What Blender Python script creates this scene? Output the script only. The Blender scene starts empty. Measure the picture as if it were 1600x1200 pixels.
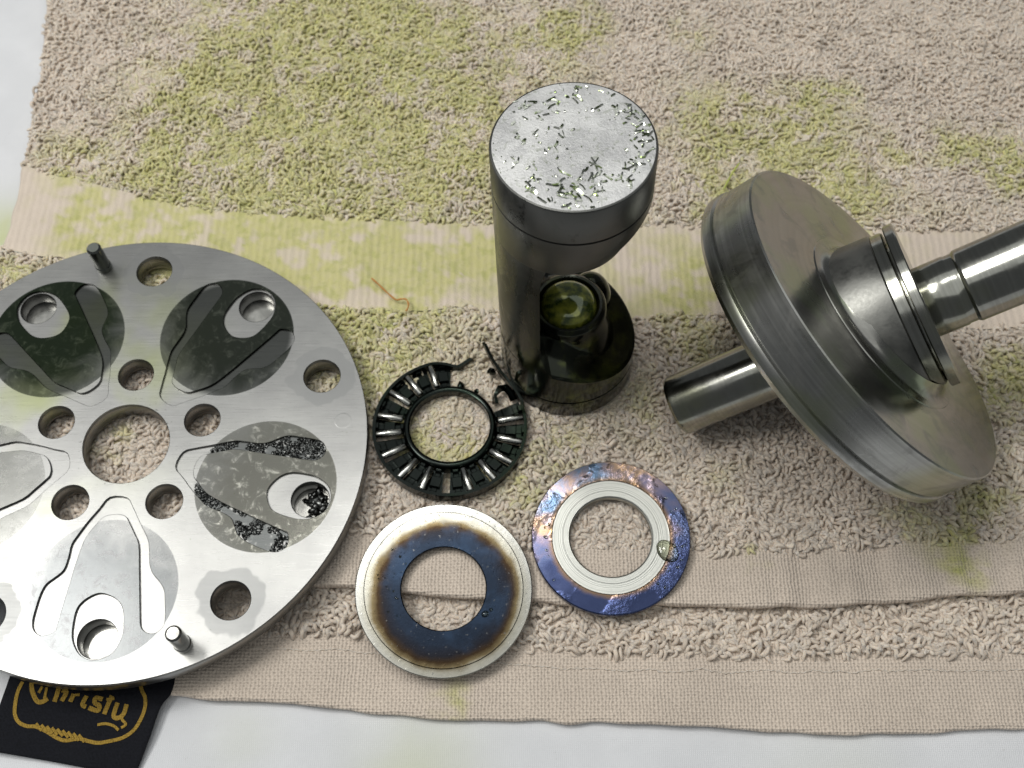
import bpy, bmesh, math, random
import numpy as np
from mathutils import Vector, Matrix

MM = 0.001                      # everything below is written in millimetres
rng = np.random.default_rng(7)
random.seed(7)
scene = bpy.context.scene
COL = scene.collection
R = math.radians

# ------------------------------------------------------------------ camera
CAM_H = 263.78
PITCH = 62.77                   # degrees below the horizontal
cam_d = bpy.data.cameras.new('camera')
cam = bpy.data.objects.new('camera', cam_d)
COL.objects.link(cam)
cam.location = (0, 0, CAM_H * MM)
cam.rotation_euler = (R(90 - PITCH), 0, 0)
cam_d.sensor_width = 36.0
cam_d.lens = 1850 / 1600 * 36.0
cam_d.clip_start = 0.01
cam_d.clip_end = 20.0
cam_d.dof.use_dof = True
cam_d.dof.focus_distance = 0.252
cam_d.dof.aperture_fstop = 27.0
scene.camera = cam

# ------------------------------------------------------------------ light
world = bpy.data.worlds.new('World')
scene.world = world
world.use_nodes = True
bg = world.node_tree.nodes['Background']
bg.inputs[0].default_value = (0.92, 0.97, 1.0, 1)
bg.inputs[1].default_value = 0.10

def area_lamp(name, loc, target, sx, sy, watts, colour):
    d = bpy.data.lights.new(name, 'AREA')
    d.shape = 'RECTANGLE'
    d.size, d.size_y = sx * MM, sy * MM
    d.energy = watts
    d.color = colour
    o = bpy.data.objects.new(name, d)
    COL.objects.link(o)
    o.location = Vector(loc) * MM
    v = (Vector(target) - Vector(loc)).normalized()
    o.rotation_euler = v.to_track_quat('-Z', 'Y').to_euler()
    return o

area_lamp('ceiling_bounce_fill', (-100, 250, 1600), (-100, 250, 0), 2300, 2300, 9.6, (0.985, 1.0, 0.985))     # added broad fill, stands in for light bounced off the ceiling
area_lamp('lamp_tube', (-455, 185, 780), (-40, 130, 0), 380, 220, 3.1, (1.0, 0.985, 0.95))
area_lamp('second_tube', (-80, 335, 820), (0, 100, 0), 190, 90, 0.8, (1.0, 0.985, 0.95))

scene.view_settings.view_transform = 'Standard'
scene.view_settings.look = 'None'
scene.view_settings.gamma = 1
scene.view_settings.exposure = 0.32
scene.view_settings.use_curve_mapping = False
scene.render.engine = 'CYCLES'
scene.cycles.use_denoising = True
scene.cycles.max_bounces = 8
scene.cycles.sample_clamp_indirect = 4.0
scene.cycles.caustics_reflective = False

# ------------------------------------------------------------------ object helpers
def tag(o, label, cat, group=None, kind=None):
    o['label'] = label
    if cat: o['category'] = cat
    if group: o['group'] = group
    if kind: o['kind'] = kind
    return o

def thing(name, label, cat, loc=(0, 0, 0), rot=(0, 0, 0), group=None):
    o = bpy.data.objects.new(name, None)
    COL.objects.link(o)
    o.empty_display_size = 0.01
    o.location = Vector(loc) * MM
    o.rotation_euler = rot
    return tag(o, label, cat, group)

def link(name, me, mat, parent=None):
    o = bpy.data.objects.new(name, me)
    COL.objects.link(o)
    if mat: 
        me.materials.clear()
        me.materials.append(mat)
    if parent: o.parent = parent
    return o

def obj(name, V, F, mat, parent=None, smooth=40):
    me = bpy.data.meshes.new(name)
    me.from_pydata([(a * MM, b * MM, c * MM) for a, b, c in V], [], [tuple(int(i) for i in f) for f in F])
    if smooth:
        me.shade_smooth()
        if smooth < 180: me.set_sharp_from_angle(angle=R(smooth))
    me.update()
    return link(name, me, mat, parent)

def big_mesh(name, V, quads, mat, parent=None, attr=None):
    """V (n,3) mm, quads (m,4) via foreach_set; attr: dict name -> float per vertex"""
    me = bpy.data.meshes.new(name)
    V = np.ascontiguousarray(V * MM, dtype=np.float32)
    quads = np.ascontiguousarray(quads, dtype=np.int32)
    m = len(quads)
    me.vertices.add(len(V)); me.vertices.foreach_set('co', V.ravel())
    me.loops.add(m * 4); me.loops.foreach_set('vertex_index', quads.ravel())
    me.polygons.add(m)
    me.polygons.foreach_set('loop_start', np.arange(0, m * 4, 4, dtype=np.int32))
    me.polygons.foreach_set('use_smooth', np.ones(m, dtype=bool))
    me.update(calc_edges=True)
    for k, v in (attr or {}).items():
        a = me.attributes.new(k, 'FLOAT', 'POINT')
        a.data.foreach_set('value', np.ascontiguousarray(v, dtype=np.float32))
    return link(name, me, mat, parent)

class MB:
    def __init__(s): s.V, s.F = [], []
    def add(s, V, F):
        n = len(s.V); s.V += [tuple(v) for v in V]; s.F += [tuple(i + n for i in f) for f in F]
        return s
    def build(s, name, mat, parent=None, smooth=40): return obj(name, s.V, s.F, mat, parent, smooth)

def lathe(prof, seg=96, closed=False, a0=0, a1=360, M=None, capped=True):
    """prof [(r,z)] about +Z"""
    full = abs(a1 - a0 - 360) < 1e-6
    n = len(prof); V = []; F = []
    cols = seg if full else seg + 1
    for i in range(cols):
        a = R(a0 + (a1 - a0) * i / seg)
        for r, z in prof: V.append((r * math.cos(a), r * math.sin(a), z))
    for i in range(seg):
        j = (i + 1) % cols
        for k in range(n if closed else n - 1):
            k2 = (k + 1) % n
            F.append((i * n + k, j * n + k, j * n + k2, i * n + k2))
    if not closed and capped:
        if prof[0][0] > 1e-6: F.append(tuple(i * n for i in reversed(range(cols))))
        if prof[-1][0] > 1e-6: F.append(tuple(i * n + n - 1 for i in range(cols)))
    if not full and closed:
        F.append(tuple(range(n))); F.append(tuple((cols - 1) * n + k for k in reversed(range(n))))
    if M is not None: V = [tuple(M @ Vector(v)) for v in V]
    return V, F

def sweep(path, w, h, up=(0, 0, 1)):
    """rectangular bar w (sideways) x h (up) along a path of 3D points"""
    P = [Vector(p) for p in path]; up = Vector(up); V = []; F = []
    for i, p in enumerate(P):
        t = (P[min(i + 1, len(P) - 1)] - P[max(i - 1, 0)]).normalized()
        s = t.cross(up).normalized(); u = s.cross(t).normalized()
        for a, b in ((-1, -1), (1, -1), (1, 1), (-1, 1)): V.append(tuple(p + s * a * w / 2 + u * b * h / 2))
    for i in range(len(P) - 1):
        for k in range(4): F.append((i * 4 + k, i * 4 + (k + 1) % 4, i * 4 + 4 + (k + 1) % 4, i * 4 + 4 + k))
    F.append((3, 2, 1, 0)); n = len(P) * 4; F.append((n - 4, n - 3, n - 2, n - 1))
    return V, F

def tube(path, rad, sides=8):
    P = [Vector(p) for p in path]; V = []; F = []
    rads = rad if isinstance(rad, (list, tuple)) else [rad] * len(P)
    for i, p in enumerate(P):
        t = (P[min(i + 1, len(P) - 1)] - P[max(i - 1, 0)]).normalized()
        s = t.cross(Vector((0.13, 0.21, 0.97))).normalized(); u = s.cross(t)
        for k in range(sides):
            a = 2 * math.pi * k / sides
            V.append(tuple(p + (s * math.cos(a) + u * math.sin(a)) * rads[i]))
    for i in range(len(P) - 1):
        for k in range(sides): F.append((i * sides + k, i * sides + (k + 1) % sides, (i + 1) * sides + (k + 1) % sides, (i + 1) * sides + k))
    F.append(tuple(reversed(range(sides)))); n = len(P) * sides; F.append(tuple(range(n - sides, n)))
    return V, F

def smooth_path(pts, n=8, closed=False):
    pts = [Vector(p) for p in pts]; m = len(pts); out = []
    for i in range(m if closed else m - 1):
        g = (lambda k: pts[k % m]) if closed else (lambda k: pts[max(0, min(m - 1, k))])
        p0, p1, p2, p3 = g(i - 1), g(i), g(i + 1), g(i + 2)
        for j in range(n):
            t = j / n
            out.append(0.5 * ((2 * p1) + (p2 - p0) * t + (2 * p0 - 5 * p1 + 4 * p2 - p3) * t * t + (3 * p1 - p0 - 3 * p2 + p3) * t ** 3))
    if not closed: out.append(pts[-1])
    return out

def circle2(cx, cy, r, n=48):
    return [(cx + r * math.cos(2 * math.pi * i / n), cy + r * math.sin(2 * math.pi * i / n)) for i in range(n)]

def plate_mesh(name, outline, holes, z0, z1, bevel, mat, parent):
    """flat plate with holes: a filled 2D curve, extruded with a small rounded edge, turned into a mesh"""
    cu = bpy.data.curves.new('tmp', 'CURVE'); cu.dimensions = '2D'; cu.fill_mode = 'BOTH'
    for loop in [outline] + holes:
        sp = cu.splines.new('POLY'); sp.points.add(len(loop) - 1)
        for p, q in zip(sp.points, loop): p.co = (q[0] * MM, q[1] * MM, 0, 1)
        sp.use_cyclic_u = True
    cu.extrude = ((z1 - z0) / 2 - bevel) * MM
    cu.bevel_depth = bevel * MM; cu.bevel_resolution = 1; cu.offset = -bevel * MM
    t = bpy.data.objects.new('tmp', cu); COL.objects.link(t)
    dg = bpy.context.evaluated_depsgraph_get()
    me = bpy.data.meshes.new_from_object(t.evaluated_get(dg))
    bpy.data.objects.remove(t); bpy.data.curves.remove(cu)
    me.name = name
    me.transform(Matrix.Translation((0, 0, (z0 + z1) / 2 * MM)))
    me.shade_smooth(); me.set_sharp_from_angle(angle=R(50))
    return link(name, me, mat, parent)

# value noise
def vnoise(x, y, seed=0):
    xi, yi = np.floor(x).astype(np.int64), np.floor(y).astype(np.int64)
    fx, fy = x - xi, y - yi
    fx, fy = fx * fx * (3 - 2 * fx), fy * fy * (3 - 2 * fy)
    def h(a, b):
        n = (a * 374761393 + b * 668265263 + seed * 974634777) & 0xffffffff
        n = ((n ^ (n >> 13)) * 1274126177) & 0xffffffff
        return ((n ^ (n >> 16)) & 0xffff) / 65535.0
    return (h(xi, yi) * (1 - fx) + h(xi + 1, yi) * fx) * (1 - fy) + (h(xi, yi + 1) * (1 - fx) + h(xi + 1, yi + 1) * fx) * fy
def fbm(x, y, seed=0, o=4):
    s = 0; a = .5; t = 0
    for i in range(o):
        s = s + a * vnoise(x * 2 ** i, y * 2 ** i, seed + i); t += a; a *= .5
    return s / t

# ------------------------------------------------------------------ material helpers
class Mat:
    def __init__(s, name):
        s.m = bpy.data.materials.new(name); s.m.use_nodes = True
        s.t = s.m.node_tree; s.b = s.t.nodes['Principled BSDF']
        tc = s.n('ShaderNodeTexCoord'); vm = s.n('ShaderNodeVectorMath', operation='SCALE'); vm.inputs['Scale'].default_value = 1000
        s.l(tc.outputs['Object'], vm.inputs[0]); s.co = vm.outputs[0]
    def n(s, typ, **kw):
        nd = s.t.nodes.new(typ)
        for k, v in kw.items(): setattr(nd, k, v)
        return nd
    def l(s, a, b): s.t.links.new(a, b)
    def put(s, sock, v):
        if hasattr(v, 'is_linked'): s.l(v, sock)
        elif isinstance(v, (tuple, list)) and len(v) == 3 and sock.type == 'RGBA': sock.default_value = (*v, 1)
        else: sock.default_value = v
    def math(s, op, a, b=0.0, c=None, clamp=False):
        nd = s.n('ShaderNodeMath', operation=op, use_clamp=clamp); s.put(nd.inputs[0], a); s.put(nd.inputs[1], b)
        if c is not None: s.put(nd.inputs[2], c)
        return nd.outputs[0]
    def mix(s, f, a, b):
        nd = s.n('ShaderNodeMix', data_type='RGBA'); s.put(nd.inputs[0], f); s.put(nd.inputs[6], a); s.put(nd.inputs[7], b)
        return nd.outputs[2]
    def noise(s, scale, detail=4, rough=.55, vec=None, stretch=None, dist=0):
        v = vec or s.co
        if stretch:
            mp = s.n('ShaderNodeMapping'); s.l(v, mp.inputs[0]); mp.inputs['Scale'].default_value = stretch[0]
            if len(stretch) > 1: mp.inputs['Rotation'].default_value = stretch[1]
            v = mp.outputs[0]
        nd = s.n('ShaderNodeTexNoise'); s.l(v, nd.inputs['Vector'])
        nd.inputs['Scale'].default_value = scale; nd.inputs['Detail'].default_value = detail
        nd.inputs['Roughness'].default_value = rough; nd.inputs['Distortion'].default_value = dist
        return nd.outputs['Fac']
    def ramp(s, f, stops, interp='LINEAR'):
        nd = s.n('ShaderNodeValToRGB'); nd.color_ramp.interpolation = interp; e = nd.color_ramp.elements
        while len(e) < len(stops): e.new(.5)
        for k, (p, c) in zip(e, stops): k.position = p; k.color = (*c, 1) if isinstance(c, tuple) else (c, c, c, 1)
        s.l(f, nd.inputs[0]); return nd.outputs[0]
    def step(s, v, lo, hi):
        nd = s.n('ShaderNodeMapRange', interpolation_type='SMOOTHSTEP'); s.put(nd.inputs[0], v)
        nd.inputs[1].default_value = lo; nd.inputs[2].default_value = hi; return nd.outputs[0]
    def dist(s, x, y):
        sx = s.n('ShaderNodeSeparateXYZ'); s.l(s.co, sx.inputs[0])
        a = s.math('SUBTRACT', sx.outputs[0], x); b = s.math('SUBTRACT', sx.outputs[1], y)
        return s.math('SQRT', s.math('ADD', s.math('MULTIPLY', a, a), s.math('MULTIPLY', b, b)))
    def xyz(s):
        sx = s.n('ShaderNodeSeparateXYZ'); s.l(s.co, sx.inputs[0]); return sx.outputs
    def bump(s, h, dist_mm, strength=1.0):
        nd = s.n('ShaderNodeBump'); s.l(h, nd.inputs['Height']); nd.inputs['Distance'].default_value = dist_mm * MM
        nd.inputs['Strength'].default_value = strength; s.l(nd.outputs[0], s.b.inputs['Normal']); return nd
    def set(s, **kw):
        names = dict(sss='Subsurface Weight', sss_scale='Subsurface Scale', col='Base Color', rough='Roughness', metal='Metallic', spec='Specular IOR Level', coat='Coat Weight', coat_rough='Coat Roughness', sheen='Sheen Weight', aniso='Anisotropic', trans='Transmission Weight', ior='IOR')
        for k, v in kw.items(): s.put(s.b.inputs[names[k]], v)
        return s.m

def metal(name, col, rough, var=.25, blotch=.05, fine=2.0, bump=0.004, tint=None, tint_amt=0, coat=0.0):
    m = Mat(name)
    n1 = m.noise(blotch, 5); n2 = m.noise(fine, 3)
    dark = tuple(c * (1 - var) for c in col)
    c = m.mix(m.step(n1, .35, .65), dark, col)
    if tint: c = m.mix(m.math('MULTIPLY', m.step(m.noise(blotch * 1.7, 4), .48, .66), tint_amt), c, tint)
    r = m.math('ADD', m.math('MULTIPLY', m.math('SUBTRACT', n1, .5), rough * 1.1), m.math('ADD', rough, m.math('MULTIPLY', m.math('SUBTRACT', n2, .5), rough * .5)), clamp=True)
    m.bump(n2, bump, .6)
    return m.set(col=c, rough=r, metal=1.0, coat=coat, coat_rough=.08)

# ---- fabrics
TOWEL = (0.72, 0.62, 0.52); STAIN = (0.56, 0.545, 0.19)
def towel_mat(name, kind):
    m = Mat(name)
    at = m.n('ShaderNodeAttribute', attribute_name='stain')
    tone = m.n('ShaderNodeAttribute', attribute_name='tone')
    big = m.noise(.06, 4); fine = m.noise(1.6 if kind == 'pile' else 3.0, 3)
    base = m.mix(m.step(big, .3, .7), tuple(c * .93 for c in TOWEL), tuple(min(1, c * 1.04) for c in TOWEL))
    base = m.mix(m.math('MULTIPLY', m.step(fine, .35, .7), .22), base, tuple(c * .72 for c in TOWEL))
    s = m.math('MULTIPLY', at.outputs['Fac'], m.math('ADD', .62, m.math('MULTIPLY', m.noise(.5, 3), .6)), clamp=True)
    dye = m.mix(m.step(m.noise(.35, 3), .45, .65), STAIN, (0.44, 0.46, 0.11))
    c = m.mix(m.math('MULTIPLY', s, .78, clamp=True), base, dye)
    if kind == 'pile':
        hv = m.n('ShaderNodeHueSaturation'); m.l(c, hv.inputs['Color']); m.l(tone.outputs['Fac'], hv.inputs['Value']); c = hv.outputs[0]
        m.bump(m.noise(4.5, 3, stretch=((1, 1, 1),)), .16, .8)
    else:
        x, y, z = m.xyz()
        def wv(v, per, ph=0.0): return m.math('SINE', m.math('ADD', m.math('MULTIPLY', v, 2 * math.pi / per), ph))
        jx = m.math('MULTIPLY', m.noise(.35, 3), 1.1); jy = m.math('MULTIPLY', m.noise(.4, 3, stretch=((.4, 1, 1),)), .9)
        xx = m.math('ADD', x, jx); yy = m.math('ADD', y, jy)
        if kind == 'rib':
            h = m.math('ADD', m.math('MULTIPLY', wv(xx, 1.9), .5), m.math('MULTIPLY', m.math('MULTIPLY', wv(xx, .95), wv(yy, .8)), .35))
            d = .16
        else:
            h = m.math('ADD', m.math('MULTIPLY', wv(xx, .84), .55), m.math('MULTIPLY', wv(yy, .74), .5))
            h = m.math('ADD', h, m.math('MULTIPLY', m.math('MULTIPLY', wv(xx, 1.68), wv(yy, 1.48)), .4)); d = .17
        h = m.math('ADD', h, m.math('MULTIPLY', m.noise(2.2, 3), .9))
        # thread gaps: shade in the hollows of the weave, put into the colour
        gap_shade = m.step(h, .25, -.55)
        c = m.mix(m.math('MULTIPLY', gap_shade, .38 if kind == 'weave' else .16), c, (0.20, 0.145, 0.11))
        m.bump(h, d, .9)
    m.set(col=c, rough=.95, spec=.12, sheen=.25)
    if kind == 'pile': m.set(sss=.35, sss_scale=.0011); m.b.inputs['Subsurface Radius'].default_value = (1.0, .8, .6)
    return m.m
M_pile = towel_mat('terry_yarn', 'pile')
M_rib = towel_mat('ribbed_band', 'rib')
M_weave = towel_mat('plain_weave', 'weave')

def sheet_mat():
    m = Mat('white_cotton')
    at = m.n('ShaderNodeAttribute', attribute_name='stain')
    x, y, z = m.xyz()
    w = m.math('ADD', m.math('SINE', m.math('MULTIPLY', m.math('ADD', x, m.math('MULTIPLY', m.noise(.3, 2), .6)), 14)), m.math('SINE', m.math('MULTIPLY', y, 15)))
    w = m.math('ADD', m.math('MULTIPLY', w, .35), m.noise(1.5, 4))
    c = m.mix(m.step(m.noise(.05, 5), .35, .7), (0.68, 0.69, 0.71), (0.73, 0.74, 0.76))
    c = m.mix(m.math('MULTIPLY', m.step(m.noise(.9, 2), .72, .8), .25), c, (0.35, 0.34, 0.30))
    c = m.mix(at.outputs['Fac'], c, (0.55, 0.58, 0.33))
    m.bump(w, .06, .8)
    return m.set(col=c, rough=.9, spec=.2)
M_sheet = sheet_mat()

def cloth_mat(name, col, per):
    m = Mat(name); x, y, z = m.xyz()
    h = m.math('ADD', m.math('SINE', m.math('MULTIPLY', x, per)), m.math('SINE', m.math('MULTIPLY', y, per)))
    c = m.mix(m.step(m.noise(2.5, 3), .4, .7), col, tuple(k * .6 for k in col))
    m.bump(h, .07, .8); return m.set(col=c, rough=.85, spec=.25)
M_label = cloth_mat('black_satin', (0.012, 0.013, 0.018), 22)
M_gold = cloth_mat('gold_thread', (0.42, 0.27, 0.05), 17)

# ------------------------------------------------------------------ towel and sheet
CURVES = dict(
 band_top=[(-179.2, 209.8), (-133.3, 203.8), (-118.1, 198.3), (-107.1, 195.5), (-99.7, 192.9), (-87.1, 190.2), (-69.5, 188.0), (-52.1, 187.0), (-34.7, 185.9), (-5.2, 184.5), (17.3, 184.5), (51.0, 184.5), (77.7, 183.2), (108.5, 182.0), (137.9, 182.4), (190, 182.8)],
 band_low=[(-172.0, 180.7), (-135.9, 176.6), (-123.5, 174.2), (-84.2, 166.6), (-48.6, 158.7), (-40.4, 157.8), (-27.6, 157.0), (-14.8, 158.5), (-3.7, 157.0), (30.6, 154.9), (41.5, 156.4), (54.8, 156.4), (82.8, 154.9), (122.0, 152.0), (132.2, 153.3), (190, 154.9)],
 hem_top=[(-152.5, 102.0), (-83.4, 98.7), (-39.3, 96.2), (-34.5, 96.5), (-15.1, 94.7), (16.4, 92.5), (42.3, 92.0), (61.5, 91.7), (78.0, 92.8), (94.9, 93.8), (109.2, 94.4), (120.7, 95.2), (190, 97.6)],
 fold=[(-149.3, 89.2), (-81.7, 86.1), (-40.7, 84.3), (-36.3, 83.8), (-24.4, 82.9), (-6.3, 81.4), (4.7, 80.8), (33.8, 79.9), (56.8, 79.3), (76.3, 80.2), (90.1, 80.9), (98.7, 82.1), (118.3, 83.2), (190, 87)],
 low_hem=[(-148.1, 76.7), (-57.1, 73.8), (-48.3, 73.4), (-41.3, 73.5), (-34.1, 72.6), (0.0, 69.9), (29.2, 68.6), (62.1, 68.6), (86.8, 68.6), (108.7, 68.6), (117.0, 68.9), (190, 70.5)],
 low_edge=[(-145.2, 64.8), (-93.9, 61.6), (-74.9, 59.9), (-65.5, 58.8), (-44.0, 57.7), (-38.2, 56.7), (-22.9, 55.4), (-17.1, 54.8), (28.5, 53.6), (40.1, 53.2), (62.5, 51.8), (84.3, 51.8), (103.1, 52.6), (113.9, 53.2), (190, 55.5)])
LEFT = [(-139.6, 60), (-139.6, 155.5), (-137.4, 171.2), (-135.8, 178.3), (-135.3, 186.6), (-135.3, 198.4), (-135.7, 209.5), (-136.7, 218.6), (-137.0, 235.0), (-138.2, 252.2), (-140.0, 264.5), (-141.9, 278.3), (-150, 340)]
def cv(name, x):
    p = np.array(CURVES[name]); y = np.interp(x, p[:, 0], p[:, 1])
    if name != 'fold' and name != 'low_edge': y = y + (vnoise(x * .35, x * 0 + .5, 5) - .5) * 1.2
    else: y = y + (vnoise(x * .16, x * 0 + .5, 6) - .5) * 1.1
    return y
def xleft(y):
    p = np.array(LEFT); return np.interp(y, p[:, 1], p[:, 0]) + (vnoise(y * .2, y * 0, 8) - .5) * 1.0

STAINS = [(-8, 172, 22, .4), (22, 170, 20, .3), (48, 166, 22, .4), (85, 170, 25, .2), (-70, 232, 55, .42), (-20, 235, 45, .3), (-85, 183, 38, .45), (-45, 172, 40, .4), (70, 205, 30, .35), (-35, 150, 25, .3), (110, 200, 40, .18), (0, 115, 40, .12), (-66.1, 248.8, 30.0, 1), (-37.9, 251.3, 24.0, 0.8), (-94.8, 222.3, 17.0, 0.6), (-123.0, 206.4, 10.0, 0.6), (-68.2, 210.9, 21.0, 0.7), (-42.7, 204.2, 17.0, 0.8), (-18.2, 222.3, 19.0, 0.6), (11.4, 251.3, 14.0, 0.7), (19.1, 258.9, 10.0, 0.5), (-17.6, 197.7, 14.0, 0.6), (56.5, 222.3, 14.0, 0.5), (68.2, 210.9, 17.0, 0.7), (87.8, 224.7, 11.0, 0.7), (63.2, 195.5, 16.0, 0.6), (88.3, 199.8, 10.0, 0.6), (130.8, 209.8, 10.0, 0.9), (140.4, 204.2, 8.0, 1), (107.3, 208.7, 6.0, 0.6), (51.1, 251.3, 8.0, 0.4), (94.0, 189.1, 8.0, 0.4), (-112.8, 187.0, 14.0, 0.8), (-89.7, 182.8, 16.0, 0.7), (-70.5, 180.7, 16.0, 0.7), (-56.6, 178.7, 10.0, 0.6), (-44.3, 174.6, 6.0, 0.7), (-39.8, 170.6, 10.0, 0.8), (-27.1, 170.6, 10.0, 0.6), (-14.4, 168.6, 5.0, 0.8), (-10.3, 176.6, 6.0, 0.6), (43.8, 166.6, 10.0, 0.5), (51.9, 162.6, 8.0, 0.6), (-132.2, 170.6, 6.0, 0.8), (-46.1, 151.1, 10.0, 0.8), (-32.7, 147.3, 11.0, 0.8), (-38.6, 136.3, 6.0, 0.6), (-25.3, 125.6, 6.0, 0.5), (-15.7, 120.4, 8.0, 0.6), (-9.3, 115.2, 6.0, 0.8), (3.1, 106.9, 6.0, 0.8), (9.4, 118.6, 8.0, 0.5), (31.8, 127.3, 10.0, 0.4), (45.6, 143.6, 11.0, 0.4), (124.9, 132.7, 13.0, 0.9), (116.5, 105.2, 10.0, 0.6), (105.9, 97.1, 10.0, 0.6), (91.5, 102.0, 10.0, 0.4), (51.1, 111.9, 10.0, 0.3), (-96.3, 123.8, 6.0, 0.6), (-96.6, 115.2, 5.0, 0.5), (58.1, 87.7, 5.0, 0.7), (110.2, 87.7, 6.0, 0.4), (106.0, 89.2, 4.0, 0.4), (-14.2, 58.2, 6.0, 0.7)]
def stain(x, y, grain=.18):
    s = np.zeros_like(x)
    wx = x + (fbm(x * .07, y * .07, 21) - .5) * 14; wy = y + (fbm(x * .07, y * .07, 31) - .5) * 14
    for a, b, r, k in STAINS:
        s = s + k * np.exp(-((wx - a) ** 2 + (wy - b) ** 2) / (2 * (r * .62) ** 2))
    n = fbm(x * grain, y * grain, 41, 4)
    n2 = fbm(x * .45, y * .45, 45, 3)
    q = np.clip((.62 * n + .38 * n2 - .34) / .26, 0, 1); q = q * q * (3 - 2 * q)
    v = s * (.16 + .95 * q) - .10
    return np.clip(v * 1.45, 0, 1)

towel = thing('towel', 'folded beige towel stained with yellow-green dye, under the metal parts', 'towel')

def lump(x, y): return (fbm(x * .035, y * .035, 3) - .5) * 1.8
def strip(name, fa, fb, rows, x0, x1, zf, mat, left=None, edge=None, step=.9):
    """a strip of cloth between two curves; edge = extra rolled-over rows [(dy,dz)] past curve b"""
    nx = int((x1 - x0) / step); s = np.linspace(0, 1, nx)
    xs = x0 + (x1 - x0) * s
    X, Y, Z = [], [], []
    for j in range(rows + 1):
        t = j / rows
        y = fa(xs) * (1 - t) + fb(xs) * t
        xl = left(y) if left is not None else np.full_like(y, x0)
        x = xl + (x1 - xl) * s
        y = fa(x) * (1 - t) + fb(x) * t
        X.append(x); Y.append(y); Z.append(zf(x, y))
    for dy, dz in (edge or []):
        X.append(X[rows]); Y.append(Y[rows] + dy); Z.append(Z[rows] + dz)
    X, Y, Z = np.array(X), np.array(Y), np.array(Z)
    if left is not None:            # rolled left edge
        ex = np.array([.25, .7, .3]); ez = np.array([-.5, -1.8, -3.6])
        X = np.concatenate([X[:, :1] - ex[::-1], X], 1); Y = np.concatenate([np.repeat(Y[:, :1], 3, 1), Y], 1); Z = np.concatenate([Z[:, :1] + ez[::-1], Z], 1)
    h, w = X.shape
    idx = np.arange(h * w).reshape(h, w)
    q = np.stack([idx[:-1, :-1], idx[1:, :-1], idx[1:, 1:], idx[:-1, 1:]], -1).reshape(-1, 4)
    V = np.stack([X, Y, Z], -1).reshape(-1, 3)
    return big_mesh(name, V, q, mat, towel, dict(stain=stain(V[:, 0], V[:, 1], .12), tone=np.ones(len(V))))

c_ = lambda v: (lambda x: np.full_like(x, v))
n_ = lambda k: (lambda x: cv(k, x))
z_ground = lambda x, y: -1.5 + lump(x, y)
z_cloth = lambda x, y: -1.12 + lump(x, y)
z_band = lambda x, y: -.75 + lump(x, y) + (fbm(x * .09, y * .03, 12) - .5) * 1.3
z_hem = lambda x, y: -.9 + lump(x, y) + (fbm(x * .12, y * .02, 14) - .5) * 1.6 + np.clip((x - 50) / 30, 0, 1) * .45 * (vnoise(x * .28, y * .012, 15) - .5) * 2
z_lowg = lambda x, y: -5.3 + lump(x, y) * .5
z_lowh = lambda x, y: -4.7 + lump(x, y) * .5 + (fbm(x * .07, y * .03, 16) - .5) * 1.0
XR = 185
strip('terry_ground', c_(330.), n_('band_top'), 60, -150, XR, z_cloth, M_weave, xleft)
strip('woven_band', n_('band_top'), n_('band_low'), 36, -150, XR, z_band, M_rib, xleft)
strip('terry_ground', n_('band_low'), n_('hem_top'), 50, -150, XR, z_cloth, M_weave, xleft)
strip('hem', n_('hem_top'), n_('fold'), 22, -150, XR, z_hem, M_weave, xleft, [(-.45, -.35), (-.7, -1.1), (-.55, -2.0), (.3, -2.9), (2.0, -3.3)])
strip('terry_ground', lambda x: cv('fold', x) + 8, n_('low_hem'), 16, -113, XR, lambda x, y: z_lowg(x, y) + .4, M_weave)
strip('hem', n_('low_hem'), n_('low_edge'), 26, -113, XR, z_lowh, M_weave, None, [(-.35, -.3), (-.5, -.9), (-.3, -1.5), (.8, -1.9)])
# line of stitches along the lower hem
sx = np.arange(-60, 150, .45)
seam = []
for i, x in enumerate(sx):
    y = float(cv('low_hem', np.array([x]))[0]) - 3.6
    z = float(z_lowh(np.array([x]), np.array([y]))[0]) + .1 + .16 * math.sin(i * 1.05)
    seam.append((x, y + .12 * math.sin(i * 1.9), z))
sv, sf = tube(seam, .17, 5)
sV = np.array(sv)
so = big_mesh('seam_thread', sV, np.array([f for f in sf if len(f) == 4]), M_pile, towel, dict(stain=stain(sV[:, 0], sV[:, 1]), tone=np.full(len(sV), 1.0)))

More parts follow.
